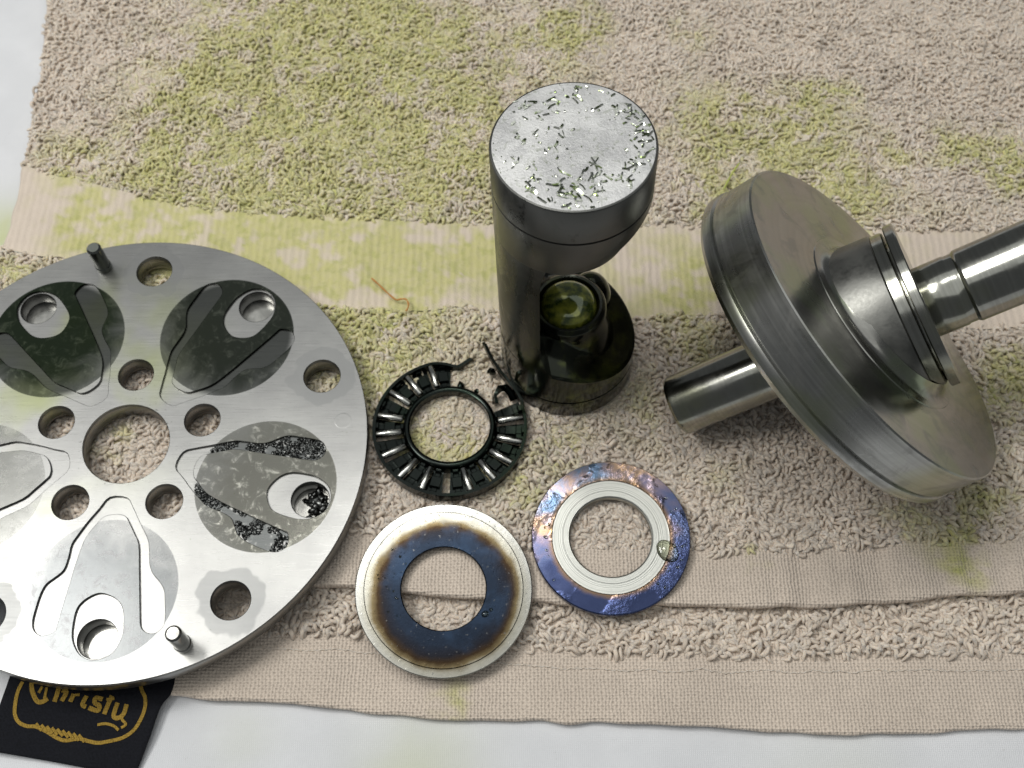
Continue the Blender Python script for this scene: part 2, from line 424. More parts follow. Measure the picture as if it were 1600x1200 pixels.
# objects that press the pile flat: (x, y, r)
PLATE = (-92.1, 116.72); W1 = (-15.7, 82.6); W2 = (23.1, 94.9); BRG = (-15.15, 122.77); PIS = (14.0, 143.5)
def pile(name, ylo, yhi, z0f, hmul, x0, x1, sp, left=True, size=1.0):
    y0, y1 = 50., 318.
    gx = np.arange(x0, x1, sp); gy = np.arange(y0, y1, sp * .95)
    X, Y = np.meshgrid(gx, gy); X[::2] += sp / 2
    X = (X + (rng.random(X.shape) - .5) * sp * .9).ravel(); Y = (Y + (rng.random(Y.shape) - .5) * sp * .9).ravel()
    k = (Y > ylo(X) - .2) & (Y < yhi(X) + .2)
    if left: k &= X > xleft(Y) + .3
    # loops wholly hidden by the plate are left out
    dx, dy = X - PLATE[0], Y - PLATE[1]; rr = np.hypot(dx, dy)
    vis = (rr > 54) | (rr < 13)
    ang = np.arctan2(dy, dx)
    for a in (91, 20, -53, -126, 162):
        vis |= np.hypot(dx - 18.5 * math.cos(R(a)), dy - 18.5 * math.sin(R(a))) < 7.5
    for a in (90, 21.8, -52.9, -120): vis |= np.hypot(dx - 48.6 * math.cos(R(a)), dy - 48.6 * math.sin(R(a))) < 8
    # far corners outside the picture
    vis &= (np.abs(X) < 125 + (Y - 40) * .235) & (Y < 292)
    k &= vis
    X, Y = X[k], Y[k]; N = len(X)
    # the pile lies in drifting directions
    flow = fbm(X * .03, Y * .03, 51, 3) * 14
    phi = flow + rng.normal(0, .75, N)
    L = rng.uniform(1.6, 3.4, N) * size; H = rng.uniform(.9, 2.3, N) * hmul * (.45 + 1.1 * fbm(X * .16, Y * .16, 61, 3))
    press = np.ones(N)
    press[np.hypot(X - PLATE[0], Y - PLATE[1]) < 57] *= .8
    for (a, b), r in ((W1, 20), (W2, 18), (BRG, 18), (PIS, 17)):
        dd = np.hypot(X - a, Y - b); press[dd < r] *= .62
    H *= press
    bow = rng.normal(0, .7, N)
    rad = rng.uniform(.36, .58, N) * size
    tz = z0f(X, Y) + (fbm(X * .2, Y * .2, 63, 2) - .5) * .9
    S, K = 6, 5
    t = np.linspace(0, 1, S)[None, :]
    dxx, dyy = np.cos(phi)[:, None], np.sin(phi)[:, None]
    along = (t - .5) * L[:, None] + .25 * np.sin(2 * math.pi * t) * rng.normal(0, .6, N)[:, None]
    side = bow[:, None] * np.sin(math.pi * t) + .25 * np.sin(2 * math.pi * t + rng.uniform(0, 6, N)[:, None])
    cx = X[:, None] + dxx * along - dyy * side
    cy = Y[:, None] + dyy * along + dxx * side
    cz = tz[:, None] - .3 + H[:, None] * np.sin(math.pi * (.06 + .88 * t)) ** .75
    C = np.stack([cx, cy, cz], -1)
    T = np.gradient(C, axis=1); T /= np.linalg.norm(T, axis=-1, keepdims=True)
    s = np.cross(T, np.array([0.02, 0.03, 1.0])); s /= np.linalg.norm(s, axis=-1, keepdims=True) + 1e-9
    u = np.cross(s, T)
    rr = rad[:, None] * (.72 + .4 * np.sin(math.pi * t))
    a = np.arange(K) * 2 * math.pi / K
    V = C[:, :, None, :] + rr[:, :, None, None] * (np.cos(a)[None, None, :, None] * s[:, :, None, :] + np.sin(a)[None, None, :, None] * u[:, :, None, :])
    V = V.reshape(-1, 3)
    base = (np.arange(N) * S * K)[:, None, None]
    i = np.arange(S - 1)[None, :, None] * K; k1 = np.arange(K)[None, None, :]; k2 = (k1 + 1) % K
    q = np.stack([base + i + k1, base + i + k2, base + i + K + k2, base + i + K + k1], -1).reshape(-1, 4)
    st = np.repeat(np.clip(stain(X, Y) * rng.uniform(.6, 1.35, N), 0, 1), S * K)
    tone = np.repeat(rng.normal(1.0, .09, N), S * K)
    o = big_mesh(name, V, q, M_pile, towel, dict(stain=st, tone=tone))
    o['kind'] = 'stuff'
    return N
NP = pile('terry_pile', n_('band_top'), c_(292.), z_ground, .8, -150, 185, 1.16, size=.86)
NP += pile('terry_pile', n_('hem_top'), n_('band_low'), z_ground, .92, -145, 160, 1.16, size=.94)
NP += pile('terry_pile', n_('low_hem'), lambda x: cv('fold', x) + 1.2, z_lowg, .95, -112, 140, 1.25, False)
print('loops', NP)

# sheet under everything
gx = np.linspace(-420, 420, 280); gy = np.linspace(-120, 560, 240)
X, Y = np.meshgrid(gx, gy)
Z = -7.2 + (fbm(X * .02, Y * .02, 71) - .5) * .9 + .5 * np.exp(-((X + 158 - (Y - 200) * -.12) / 3.5) ** 2) * (Y > 120)
idx = np.arange(X.size).reshape(X.shape)
q = np.stack([idx[:-1, :-1], idx[:-1, 1:], idx[1:, 1:], idx[1:, :-1]], -1).reshape(-1, 4)
V = np.stack([X, Y, Z], -1).reshape(-1, 3)
sst = sum(k * np.exp(-((V[:, 0] - a) ** 2 + (V[:, 1] - b) ** 2) / (2 * r * r)) for a, b, r, k in ((-21, 44, 9, .4), (-141, 188, 7, .5), (-146, 178, 8, .4), (-60, 50, 6, .12), (70, 40, 10, .15)))
sheet = big_mesh('white_sheet', V, q, M_sheet, None, dict(stain=np.clip(sst * (.4 + 1.2 * fbm(V[:, 0] * .1, V[:, 1] * .1, 77)), 0, 1)))
tag(sheet, 'white cotton sheet spread under the beige towel', None, kind='structure')

# ------------------------------------------------------------------ sewn label
lab = [(-113.2, 70), (-113.6, 63.7), (-114.6, 57.6), (-116.1, 47.6), (-103.8, 45.8), (-93.7, 44.0), (-82.9, 41.7), (-82.0, 45.1), (-80.9, 49.2), (-79.8, 53.4), (-78.6, 56.9), (-76.5, 60.4), (-76.0, 66)]
def zlab(x, y): return -4.35 - max(0, 62 - y) * .085 + .25 * math.sin(x * .35 + y * .2)
def on_label(pts, dz, n=1):
    return [(x, y, zlab(x, y) + dz) for x, y in pts]
bm = bmesh.new()
lp = [(p.x, p.y) for p in smooth_path([(x, y, 0) for x, y in lab], 3)]
# fan grid between left and right sides
leftside = [(-113.2, 70), (-113.6, 63.7), (-114.6, 57.6), (-115.4, 52.5), (-116.1, 47.6)]
rightside = [(-76.0, 66), (-76.5, 60.4), (-78.6, 56.9), (-80.2, 50.6), (-82.9, 41.7)]
ls = smooth_path([(x, y, 0) for x, y in leftside], 6); rs = smooth_path([(x, y, 0) for x, y in rightside], 6)
V = []; F = []; NX = 40
for a, b in zip(ls, rs):
    for i in range(NX + 1):
        p = a.lerp(b, i / NX); sag = .9 * math.sin(math.pi * i / NX) * (1 if a.y < 50 else 0)
        V.append((p.x, p.y + sag * .4, zlab(p.x, p.y)))
for j in range(len(ls) - 1):
    for i in range(NX):
        k = j * (NX + 1) + i; F.append((k, k + NX + 1, k + NX + 2, k + 1))
label = obj('sewn_label', V, F, M_label, towel, 180)
label['label'] = 'black woven label with gold lettering and a gold border'
mod = label.modifiers.new('thick', 'SOLIDIFY'); mod.thickness = .3 * MM; mod.offset = -1
def ribbon(paths, w, dz=.10, n=6):
    m = MB()
    for pts in paths:
        sp = smooth_path([(x, y, 0) for x, y in pts], n)
        dense = [(p.x, p.y, zlab(p.x, p.y) + dz) for p in sp]
        m.add(*sweep(dense, w, .16))
    return m
BORDER = [(-110.38, 62.5), (-111.11, 60.37), (-111.26, 57.88), (-110.96, 55.42), (-109.84, 53.7), (-107.93, 52.85), (-105.92, 52.73), (-103.51, 51.76), (-100.77, 50.3), (-98.69, 49.7), (-95.78, 50.06), (-93.72, 49.58), (-91.44, 49.22), (-88.8, 49.7), (-86.19, 50.43), (-83.94, 52.0), (-82.55, 54.44), (-82.0, 56.65), (-82.19, 58.88), (-83.19, 60.62), (-84.5, 64)]
mb = ribbon([BORDER], .8)
for i in range(9):            # twisted rope section
    x = -105.2 + i * 1.25; y = 52.6 - (x + 105.2) * .25 + .25
    mb.add(*sweep([(x - .75, y + .55, zlab(x, y) + .16), (x, y - .2, zlab(x, y) + .22), (x + .75, y - 1.0, zlab(x, y) + .16)], .62, .18))
mb.build('border', M_gold, label, 0)
GLYPHS = dict(
 C=[[(-108.1, 63.13), (-108.17, 61.5), (-107.45, 59.62), (-106.29, 58.13), (-105.03, 58.08), (-104.02, 58.75)], [(-105.63, 61.37), (-106.26, 60.0)], [(-104.57, 61.12), (-104.75, 58.63)]],
 h=[[(-101.52, 63.13), (-101.98, 60.0), (-102.38, 58.01)], [(-101.06, 60.5), (-99.99, 60.12), (-100.77, 58.13)]],
 r=[[(-98.29, 59.75), (-98.87, 58.01)], [(-98.61, 59.42), (-97.0, 59.57)]],
 i=[[(-95.46, 59.38), (-96.08, 57.51), (-95.23, 56.94)]],
 s=[[(-91.82, 58.63), (-93.37, 58.93), (-93.46, 57.88), (-92.34, 57.19), (-92.6, 56.16), (-94.65, 56.77)]],
 t=[[(-89.8, 59.38), (-90.5, 57.39), (-91.06, 55.42)], [(-90.94, 58.63), (-89.15, 58.75)]],
 y=[[(-88.32, 57.88), (-88.9, 55.17), (-87.93, 54.56), (-86.69, 55.42), (-86.2, 57.51)], [(-86.69, 55.42), (-86.9, 54.31), (-85.91, 53.22), (-86.87, 52.49)], [(-87.41, 51.95), (-88.54, 52.85), (-90.36, 53.34), (-92.19, 53.09)]])
for g, paths in GLYPHS.items():
    m = MB()
    for i, p in enumerate(paths):
        w = 1.0 if (i == 0 or (g in 'h' and i == 1)) else .6
        for q_ in [p]:
            m.add(*(lambda r_: (r_.V, r_.F))(ribbon([q_], w, .12 + .03 * i, 5)))
    m.build('letter', M_gold, label, 0)

# ------------------------------------------------------------------ valve plate
plate = thing('valve_plate', 'round silver valve plate with five reed slots and two dowel pins', 'plate', (PLATE[0], PLATE[1], 0))
CYL = [54.6, -17.4, -89.4, -161.4, 126.6]
SLOT = [(13.78, -1.96), (13.9, 1.97), (16.31, 3.79), (19.69, 5.65), (22.64, 7.4), (24.98, 8.54), (27.67, 9.04), (30.34, 9.49), (32.43, 10.48), (34.51, 12.37), (36.38, 13.5), (38.97, 13.99), (43.0, 14.49), (44.8, 14.18), (46.04, 12.74), (46.02, 11.15), (45.11, 9.8), (43.66, 9.18), (38.17, 8.35), (30.69, 7.25), (25.34, 6.4), (22.61, 5.0), (19.66, 3.32), (18.47, 2.41), (17.94, 0.67), (18.15, -1.52), (18.81, -2.9), (19.98, -3.84), (23.27, -5.91), (26.73, -6.84), (31.28, -7.58), (35.02, -8.07), (39.82, -8.73), (44.18, -9.26), (45.26, -9.44), (46.14, -10.88), (46.3, -12.62), (45.02, -14.25), (43.03, -14.77), (40.12, -14.56), (36.81, -14.06), (34.59, -13.18), (32.93, -11.29), (31.26, -9.76), (28.23, -9.16), (25.17, -8.92), (22.86, -7.81), (19.76, -6.08), (16.62, -3.96)]
OVAL = [(36.89, -0.43), (38.11, 2.8), (40.34, 4.71), (43.62, 5.42), (46.86, 5.45), (50.39, 3.84), (51.94, 0.22), (50.67, -3.12), (47.45, -5.21), (43.49, -5.66), (39.86, -5.16), (37.68, -2.99)]
def rot2(pts, a): 
    c, s = math.cos(R(a)), math.sin(R(a)); return [(x * c - y * s, x * s + y * c) for x, y in pts]
def sm2(pts, n=3): return [(p.x, p.y) for p in smooth_path([(x, y, 0) for x, y in pts], n, True)]
slot_s, oval_s = sm2(SLOT, 3), sm2(OVAL, 5)
INNER = [(18.5, a) for a in (91.1, 19.6, -53.2, -125.6, 162.4)]
OUTER = [(48.6, 90), (48.9, 21.8), (48.3, -52.9), (48.8, -121), (48.6, 161)]
pol = lambda r, a: (r * math.cos(R(a)), r * math.sin(R(a)))

def plate_mat(name, top):
    m = Mat(name)
    brush = m.noise(1.0, 5, .6, stretch=((.12, 3.5, 1), (0, 0, R(28))))
    brush2 = m.noise(1.0, 4, .6, stretch=((3.5, .12, 1), (0, 0, R(-8))))
    blotch = m.noise(.045, 5)
    col = m.mix(m.step(blotch, .35, .7), (0.225, 0.225, 0.22), (0.285, 0.285, 0.275))
    col = m.mix(m.math('MULTIPLY', m.step(brush, .5, .75), .22), col, (0.30, 0.30, 0.30))
    rough = m.math('ADD', .30, m.math('MULTIPLY', m.math('SUBTRACT', brush, .5), .22))
    # yellow-green dye film in patches
    gm = m.math('MULTIPLY', m.step(m.noise(.035, 3, vec=None), .46, .66), m.step(m.dist(-14, 22), 46, 6))
    gm2 = m.math('MULTIPLY', m.step(m.noise(.05, 3), .42, .62), m.step(m.dist(-30, -20), 24, 4))
    col = m.mix(m.math('MULTIPLY', m.math('MAXIMUM', gm, gm2), .65), col, (0.24, 0.27, 0.09))
    if top:
        # pale rings left by seals round the outer holes
        for r_, a in OUTER:
            x, y = pol(r_, a); d = m.math('ADD', m.dist(x, y), m.math('MULTIPLY', m.math('SUBTRACT', m.noise(.16, 2), .5), 7))
            k = m.step(d, 8.2, 7.4)
            col = m.mix(m.math('MULTIPLY', k, .45), col, (0.13, 0.135, 0.135)); rough = m.math('ADD', rough, m.math('MULTIPLY', k, .08))
        # bore circles: burnished rings, wet with dark oil on two of them
        tones = [((0.018, 0.022, 0.016), (0.060, 0.066, 0.052), .96, .13), ((0.15, 0.147, 0.12), (0.36, 0.355, 0.31), .78, .14), ((0.075, 0.08, 0.083), (0.12, 0.12, 0.125), .85, .24), ((0.08, 0.082, 0.075), (0.12, 0.12, 0.11), .7, .25), ((0.011, 0.018, 0.009), (0.045, 0.055, 0.036), .97, .12)]  # second bore: silver mottling, with wet highlights put into its paler tone
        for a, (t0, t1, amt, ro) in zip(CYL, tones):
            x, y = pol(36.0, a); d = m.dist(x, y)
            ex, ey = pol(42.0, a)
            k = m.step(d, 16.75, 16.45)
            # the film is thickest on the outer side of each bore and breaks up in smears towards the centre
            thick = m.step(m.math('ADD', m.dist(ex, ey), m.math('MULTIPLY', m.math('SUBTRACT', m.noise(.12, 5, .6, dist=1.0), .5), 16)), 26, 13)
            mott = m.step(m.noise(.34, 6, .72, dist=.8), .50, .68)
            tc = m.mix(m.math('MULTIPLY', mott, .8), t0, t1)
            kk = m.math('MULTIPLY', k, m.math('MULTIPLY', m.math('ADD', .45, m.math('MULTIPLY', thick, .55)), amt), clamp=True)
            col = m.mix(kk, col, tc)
            rough = m.math('ADD', m.math('MULTIPLY', rough, m.math('SUBTRACT', 1.0, k)), m.math('MULTIPLY', k, m.math('ADD', ro, m.math('MULTIPLY', mott, .10))))
        # grime specks round the centre hole
        sp = m.math('MULTIPLY', m.step(m.noise(1.1, 3, .7), .63, .70), m.step(m.dist(0, 0), 14.5, 10))
        col = m.mix(m.math('MULTIPLY', sp, .8), col, (0.05, 0.05, 0.05))
        sp2 = m.step(m.noise(1.6, 2, .6), .735, .77); col = m.mix(m.math('MULTIPLY', sp2, .6), col, (0.10, 0.11, 0.07))
    else:
        for a in (CYL[0], CYL[4]):
            x, y = pol(36.0, a); k = m.math('MULTIPLY', m.step(m.dist(x, y), 17.2, 15.0), m.step(m.dist(*pol(44.4, a)), 7.6, 8.4))
            col = m.mix(m.math('MULTIPLY', k, .88), col, (0.022, 0.025, 0.023))
        x, y = pol(36, CYL[1]); k = m.math('MULTIPLY', m.step(m.dist(x, y), 17.5, 15.5), m.step(m.dist(*pol(44.4, CYL[1])), 7.6, 8.4))
        k = m.math('MULTIPLY', k, m.step(m.noise(.5, 4), .30, .48)); col = m.mix(m.math('MULTIPLY', k, .85), col, (0.06, 0.065, 0.065))
    m.bump(m.math('ADD', m.math('ADD', brush, brush2), m.math('MULTIPLY', m.noise(.22, 3), 5)), .005, .5)
    return m.set(col=col, rough=rough, metal=1.0)
M_plate = plate_mat('brushed_steel_plate', True)
M_under = plate_mat('brushed_steel_under', False)
M_steel = metal('bright_steel', (0.40, 0.395, 0.37), .20, fine=1.5, var=.4, blotch=.2)
M_dark = metal('dark_oily_steel', (0.20, 0.21, 0.19), .17, fine=1.2, tint=(0.10, 0.14, 0.05), tint_amt=.6)

holes_round = [circle2(0, 0, 10.2, 96)] + [circle2(*pol(r, a), 4.25, 56) for r, a in INNER] + [circle2(*pol(r, a), 4.45, 56) for r, a in OUTER]
ports = [circle2(*pol(47.1, a), 4.4, 56) for a in CYL]
plate_mesh('base_plate', circle2(0, 0, 57.5, 256), holes_round + ports, 1.2, 5.35, .18, M_under, plate)
# back plate closing the ports
plate_mesh('back_plate', circle2(0, 0, 57.0, 256), [circle2(0, 0, 10.5, 96)] + [circle2(*pol(r, a), 4.4, 48) for r, a in INNER] + [circle2(*pol(r, a), 4.6, 48) for r, a in OUTER], 0.0, 1.15, .1, M_steel, plate)
sheet_holes = [circle2(0, 0, 10.25, 96)] + [circle2(*pol(r, a), 4.3, 56) for r, a in INNER] + [circle2(*pol(r, a), 4.5, 56) for r, a in OUTER]
for a in CYL: sheet_holes += [rot2(slot_s, a), rot2(oval_s, a)]
plate_mesh('reed_sheet', circle2(0, 0, 57.5, 256), sheet_holes, 5.38, 6.0, .13, M_plate, plate)
pv, pf = lathe([(2.05, 5.6), (2.03, 6.0), (1.95, 6.012), (0, 6.012)], 32, capped=False)
pp = obj('plug', [(x + 51.35, y + 6.0, z + .004) for x, y, z in pv], pf, M_under, plate, 5)
# dowel pins
def pin(x, y, h, mat):
    V, F = lathe([(0, h), (1.35, h), (1.8, h - .45), (1.85, h - 1.2), (1.85, 1.7), (2.02, 1.5), (2.02, .0), (0, 0)], 40, capped=False)
    return obj('dowel_pin', [(a + x, b + y, c + 5.95) for a, b, c in V], F, mat, plate, 35)
pin(*pol(51.4, 104.7), 9.3, M_dark); pin(*pol(52.5, -67.7), 9.6, M_steel)

# black debris caught in the slots of one reed, and loose flakes
M_grit = metal('black_grit', (0.15, 0.155, 0.15), .30, fine=3, var=.6, blotch=.6)
def blob(c, r, n=1):
    """small faceted lump"""
    t = (1 + 5 ** .5) / 2
    vs = [(-1, t, 0), (1, t, 0), (-1, -t, 0), (1, -t, 0), (0, -1, t), (0, 1, t), (0, -1, -t), (0, 1, -t), (t, 0, -1), (t, 0, 1), (-t, 0, -1), (-t, 0, 1)]
    fs = [(0, 11, 5), (0, 5, 1), (0, 1, 7), (0, 7, 10), (0, 10, 11), (1, 5, 9), (5, 11, 4), (11, 10, 2), (10, 7, 6), (7, 1, 8), (3, 9, 4), (3, 4, 2), (3, 2, 6), (3, 6, 8), (3, 8, 9), (4, 9, 5), (2, 4, 11), (6, 2, 10), (8, 6, 7), (9, 8, 1)]
    sc = [random.uniform(.6, 1.5) for _ in range(3)]; M = Matrix.Rotation(random.uniform(0, 6), 3, 'Z') @ Matrix.Rotation(random.uniform(0, 6), 3, 'X')
    V = []
    for v in vs:
        p = Vector((v[0] * sc[0], v[1] * sc[1], v[2] * sc[2])) * (r / 1.9) * random.uniform(.75, 1.25)
        p = M @ p; V.append((c[0] + p.x, c[1] + p.y, c[2] + p.z))
    return V, fs
def inside(p, poly):
    x, y = p; c = False; j = len(poly) - 1
    for i in range(len(poly)):
        if (poly[i][1] > y) != (poly[j][1] > y) and x < (poly[j][0] - poly[i][0]) * (y - poly[i][1]) / (poly[j][1] - poly[i][1]) + poly[i][0]: c = not c
        j = i
    return c
mb = MB(); cnt = 0
while cnt < 1700:
    x, y = random.uniform(20, 46.5), random.uniform(-15, 15)
    if abs(y) < 8 and x > 21.5 and abs(y) < .3 * x: pass
    if inside((x, y), slot_s) and (vnoise(np.array([x * .45]), np.array([y * .45]), 91)[0] > .33):
        X_, Y_ = rot2([(x, y)], CYL[1])[0]
        mb.add(*blob((X_, Y_, 5.40 + random.uniform(0, .16)), random.choice([.08, .1, .12, .16, .2, .26, .4]))); cnt += 1
for i in range(40):
    x, y = random.gauss(48.3, 1.6), random.gauss(.8, 1.6)
    if math.hypot(x - 47.1, y) < 4.0:
        X_, Y_ = rot2([(x, y)], CYL[1])[0]; mb.add(*blob((X_, Y_, 1.5 + random.uniform(0, .6)), random.uniform(.5, 1.1)))
g = mb.build('grit', M_grit, plate, 60); g['kind'] = 'stuff'; g['label'] = 'black metal grit caught in the slots of one reed'

# ------------------------------------------------------------------ washers
def washer_plain_mat():
    m = Mat('heat_blued_washer')
    d = m.dist(0, 0); x, y, z = m.xyz()
    n = m.noise(.16, 4); ang = m.noise(.05, 2)
    rr = m.math('ADD', d, m.math('MULTIPLY', m.math('SUBTRACT', n, .5), 2.6))
    rr = m.math('ADD', rr, m.math('MULTIPLY', y, .075)); rr = m.math('ADD', rr, m.math('MULTIPLY', x, -.02))  # lighter towards the top: glare put into the heat colours
    f = m.math('DIVIDE', rr, 20.4)
    c = m.ramp(f, [(.0, (0.010, 0.013, 0.019)), (.58, (0.012, 0.017, 0.027)), (.70, (0.013, 0.013, 0.016)), (.765, (0.028, 0.018, 0.010)), (.82, (0.10, 0.078, 0.042)), (.87, (0.25, 0.24, 0.20)), (1.0, (0.33, 0.33, 0.31))])
    c = m.mix(m.math('MULTIPLY', m.math('MULTIPLY', m.step(m.noise(.09, 3), .5, .62), m.step(d, 17, 14)), .45), c, (0.02, 0.034, 0.06))
    sp = m.step(m.noise(1.3, 2, .5), .69, .73); c = m.mix(m.math('MULTIPLY', sp, .55), c, (0.10, 0.10, 0.10))
    rough = m.math('ADD', .19, m.math('MULTIPLY', m.noise(.3, 4), .16))
    m.bump(m.math('ADD', m.noise(1.2, 3), m.step(m.noise(.9, 2), .66, .72)), .03, .4)
    return m.set(col=c, rough=rough, metal=1.0)
w1 = thing('thrust_washer', 'wide thin steel washer with silver rim and dark heat-blued centre', 'washer', (W1[0], W1[1], -.2), (R(3.2), R(.6), 0))
V, F = lathe([(9.72, .15), (9.85, 0), (20.1, 0), (20.35, .2), (20.35, .75), (20.15, .98), (18.35, 1.02), (18.15, 1.22), (9.95, 1.25), (9.72, 1.1)], 160, closed=True)
obj('ring', V, F, washer_plain_mat(), w1, 30)

def oil_mat():
    m = Mat('clear_oil'); return m.set(col=(0.93, 0.95, 0.72), rough=.02, trans=1.0, ior=1.47)
M_oil = oil_mat()
def drop(x, y, z, r, h, sx=1.0, rot=0, parent=None):
    prof = [(r * math.sin(t), h * (math.cos(t) - math.cos(1.45)) / (1 - math.cos(1.45))) for t in np.linspace(1.45, 0, 8)]
    prof[-1] = (0, h)
    V, F = lathe(prof, 24, capped=False)
    c, s = math.cos(rot), math.sin(rot)
    V = [((a * sx) * c - b * s + x, (a * sx) * s + b * c + y, q + z) for a, b, q in V]
    return obj('oil_drop', V, F, M_oil, parent, 180)
drop(9.6, -5.9, 1.25, .75, .5, 1.2, .4, w1); drop(10.9, -4.9, 1.25, .45, .35, 1, 0, w1)
for i in range(16):
    a = random.uniform(2.4, 3.7); r = random.uniform(10.5, 15.5); drop(r * math.cos(a), r * math.sin(a), 1.25, random.uniform(.16, .34), .16, 1, 0, w1)

def washer_irid_mat():
    m = Mat('temper_coloured_washer')
    d = m.dist(0, 0); x, y, z = m.xyz()
    n = m.noise(.12, 4, .6, dist=.6)
    k = m.math('ADD', m.math('MULTIPLY', m.math('SUBTRACT', n, .5), 1.0), m.math('ADD', m.math('MULTIPLY', m.math('SUBTRACT', y, m.math('MULTIPLY', x, .35)), .026), .46))
    k = m.math('SUBTRACT', k, m.math('MULTIPLY', m.math('SUBTRACT', d, 15.8), .03))
    c = m.ramp(k, [(.05, (0.04, 0.053, 0.115)), (.25, (0.058, 0.075, 0.16)), (.42, (0.10, 0.125, 0.23)), (.55, (0.165, 0.15, 0.22)), (.64, (0.25, 0.20, 0.23)), (.72, (0.38, 0.26, 0.17)), (.80, (0.28, 0.23, 0.25)), (.92, (0.16, 0.24, 0.36))])
    edge = m.step(m.math('ADD', d, m.math('MULTIPLY', m.math('SUBTRACT', m.noise(.4, 4), .5), 1.5)), 15.3, 13.7)
    c = m.mix(m.math('MULTIPLY', edge, .8), c, (0.24, 0.15, 0.07))
    ring = m.step(d, 13.75, 13.55)
    grooves = m.noise(1.0, 4, .7, vec=None)
    rg = m.n('ShaderNodeCombineXYZ'); m.l(m.math('MULTIPLY', d, 6.0), rg.inputs[0])
    gn = m.n('ShaderNodeTexNoise'); m.l(rg.outputs[0], gn.inputs['Vector']); gn.inputs['Scale'].default_value = .8; gn.inputs['Detail'].default_value = 4
    c = m.mix(ring, c, m.mix(m.step(gn.outputs['Fac'], .35, .65), (0.30, 0.31, 0.285), (0.60, 0.60, 0.56)))
    wet = m.step(m.noise(.10, 3), .46, .56)
    pits = m.noise(1.3, 3, .6)
    hb = m.math('ADD', m.math('MULTIPLY', m.math('MULTIPLY', pits, wet), m.math('SUBTRACT', 1.0, ring)), m.math('MULTIPLY', m.math('MULTIPLY', gn.outputs['Fac'], ring), .35))
    m.bump(hb, .22, .6)
    rough = m.math('ADD', m.math('MULTIPLY', ring, .20), m.math('ADD', .12, m.math('MULTIPLY', m.noise(.2, 3), .12)))
    return m.set(col=c, rough=rough, metal=1.0)
w2 = thing('thrust_race', 'blue and purple heat-tinted steel ring with bright turned inner track', 'washer', (W2[0], W2[1], -.15), (R(3.5), R(-.8), 0))
V, F = lathe([(9.55, .25), (9.8, 0), (18.2, 0), (18.55, .3), (18.55, 1.75), (18.3, 2.05), (13.85, 2.05), (13.65, 1.93), (11.2, 1.93), (11.1, 2.0), (9.9, 2.0), (9.55, 1.75)], 160, closed=True)
obj('ring', V, F, washer_irid_mat(), w2, 28)
drop(13.0, -3.6, 1.9, 2.3, .85, 1.35, -.9, w2); drop(14.6, -2.3, 2.0, .6, .4, 1, 0, w2)
for i in range(26):
    a = random.choice([random.uniform(2.7, 4.0), random.uniform(-.9, .8)]); r = random.uniform(14.3, 18); drop(r * math.cos(a), r * math.sin(a), 2.04, random.uniform(.18, .42), .2, random.uniform(1, 1.6), random.uniform(0, 3), w2)

# ------------------------------------------------------------------ needle thrust bearing
brg = thing('needle_bearing', 'broken black needle thrust bearing with a torn cage', 'bearing', (BRG[0], BRG[1], -.2), (R(-3.5), 0, 0))
M_black = metal('oily_black_cage', (0.022, 0.026, 0.024), .18, fine=1.2, tint=(0.016, 0.026, 0.018), tint_amt=.6)
M_needle = metal('needle_steel', (0.72, 0.72, 0.67), .24, fine=2.5, var=.35, blotch=.4, bump=.02)
V, F = lathe([(9.75, .5), (10.0, .1), (11.5, .1), (11.6, 1.5), (11.3, 2.7), (10.9, 3.05), (10.2, 3.1), (9.8, 2.8)], 120, closed=True)
obj('inner_ring', V, F, M_black, brg, 50)
path = [(18.5 * math.cos(R(a)), 18.5 * math.sin(R(a)), 1.5) for a in np.linspace(104, 374, 110)]
path = [(4.98, 19.37, 2.6), (4.0, 18.75, 2.3), (3.02, 18.14, 2.0), (2.3, 17.6, 1.8), (1.59, 17.3, 1.6), (.4, 17.4, 1.5), (-1.2, 17.85, 1.5), (-3.0, 18.05, 1.5)] + path + [(17.5, 7.5, 1.6), (16.1, 10.1, 2.0), (14.0, 12.7, 2.6), (12.3, 14.8, 3.3), (11.0, 16.6, 4.0), (9.9, 18.2, 4.8), (9.1, 19.8, 5.6), (8.2, 21.4, 6.6)]
n_e = 7
mb = MB()
Vs, Fs = sweep(path, .75, 2.8)
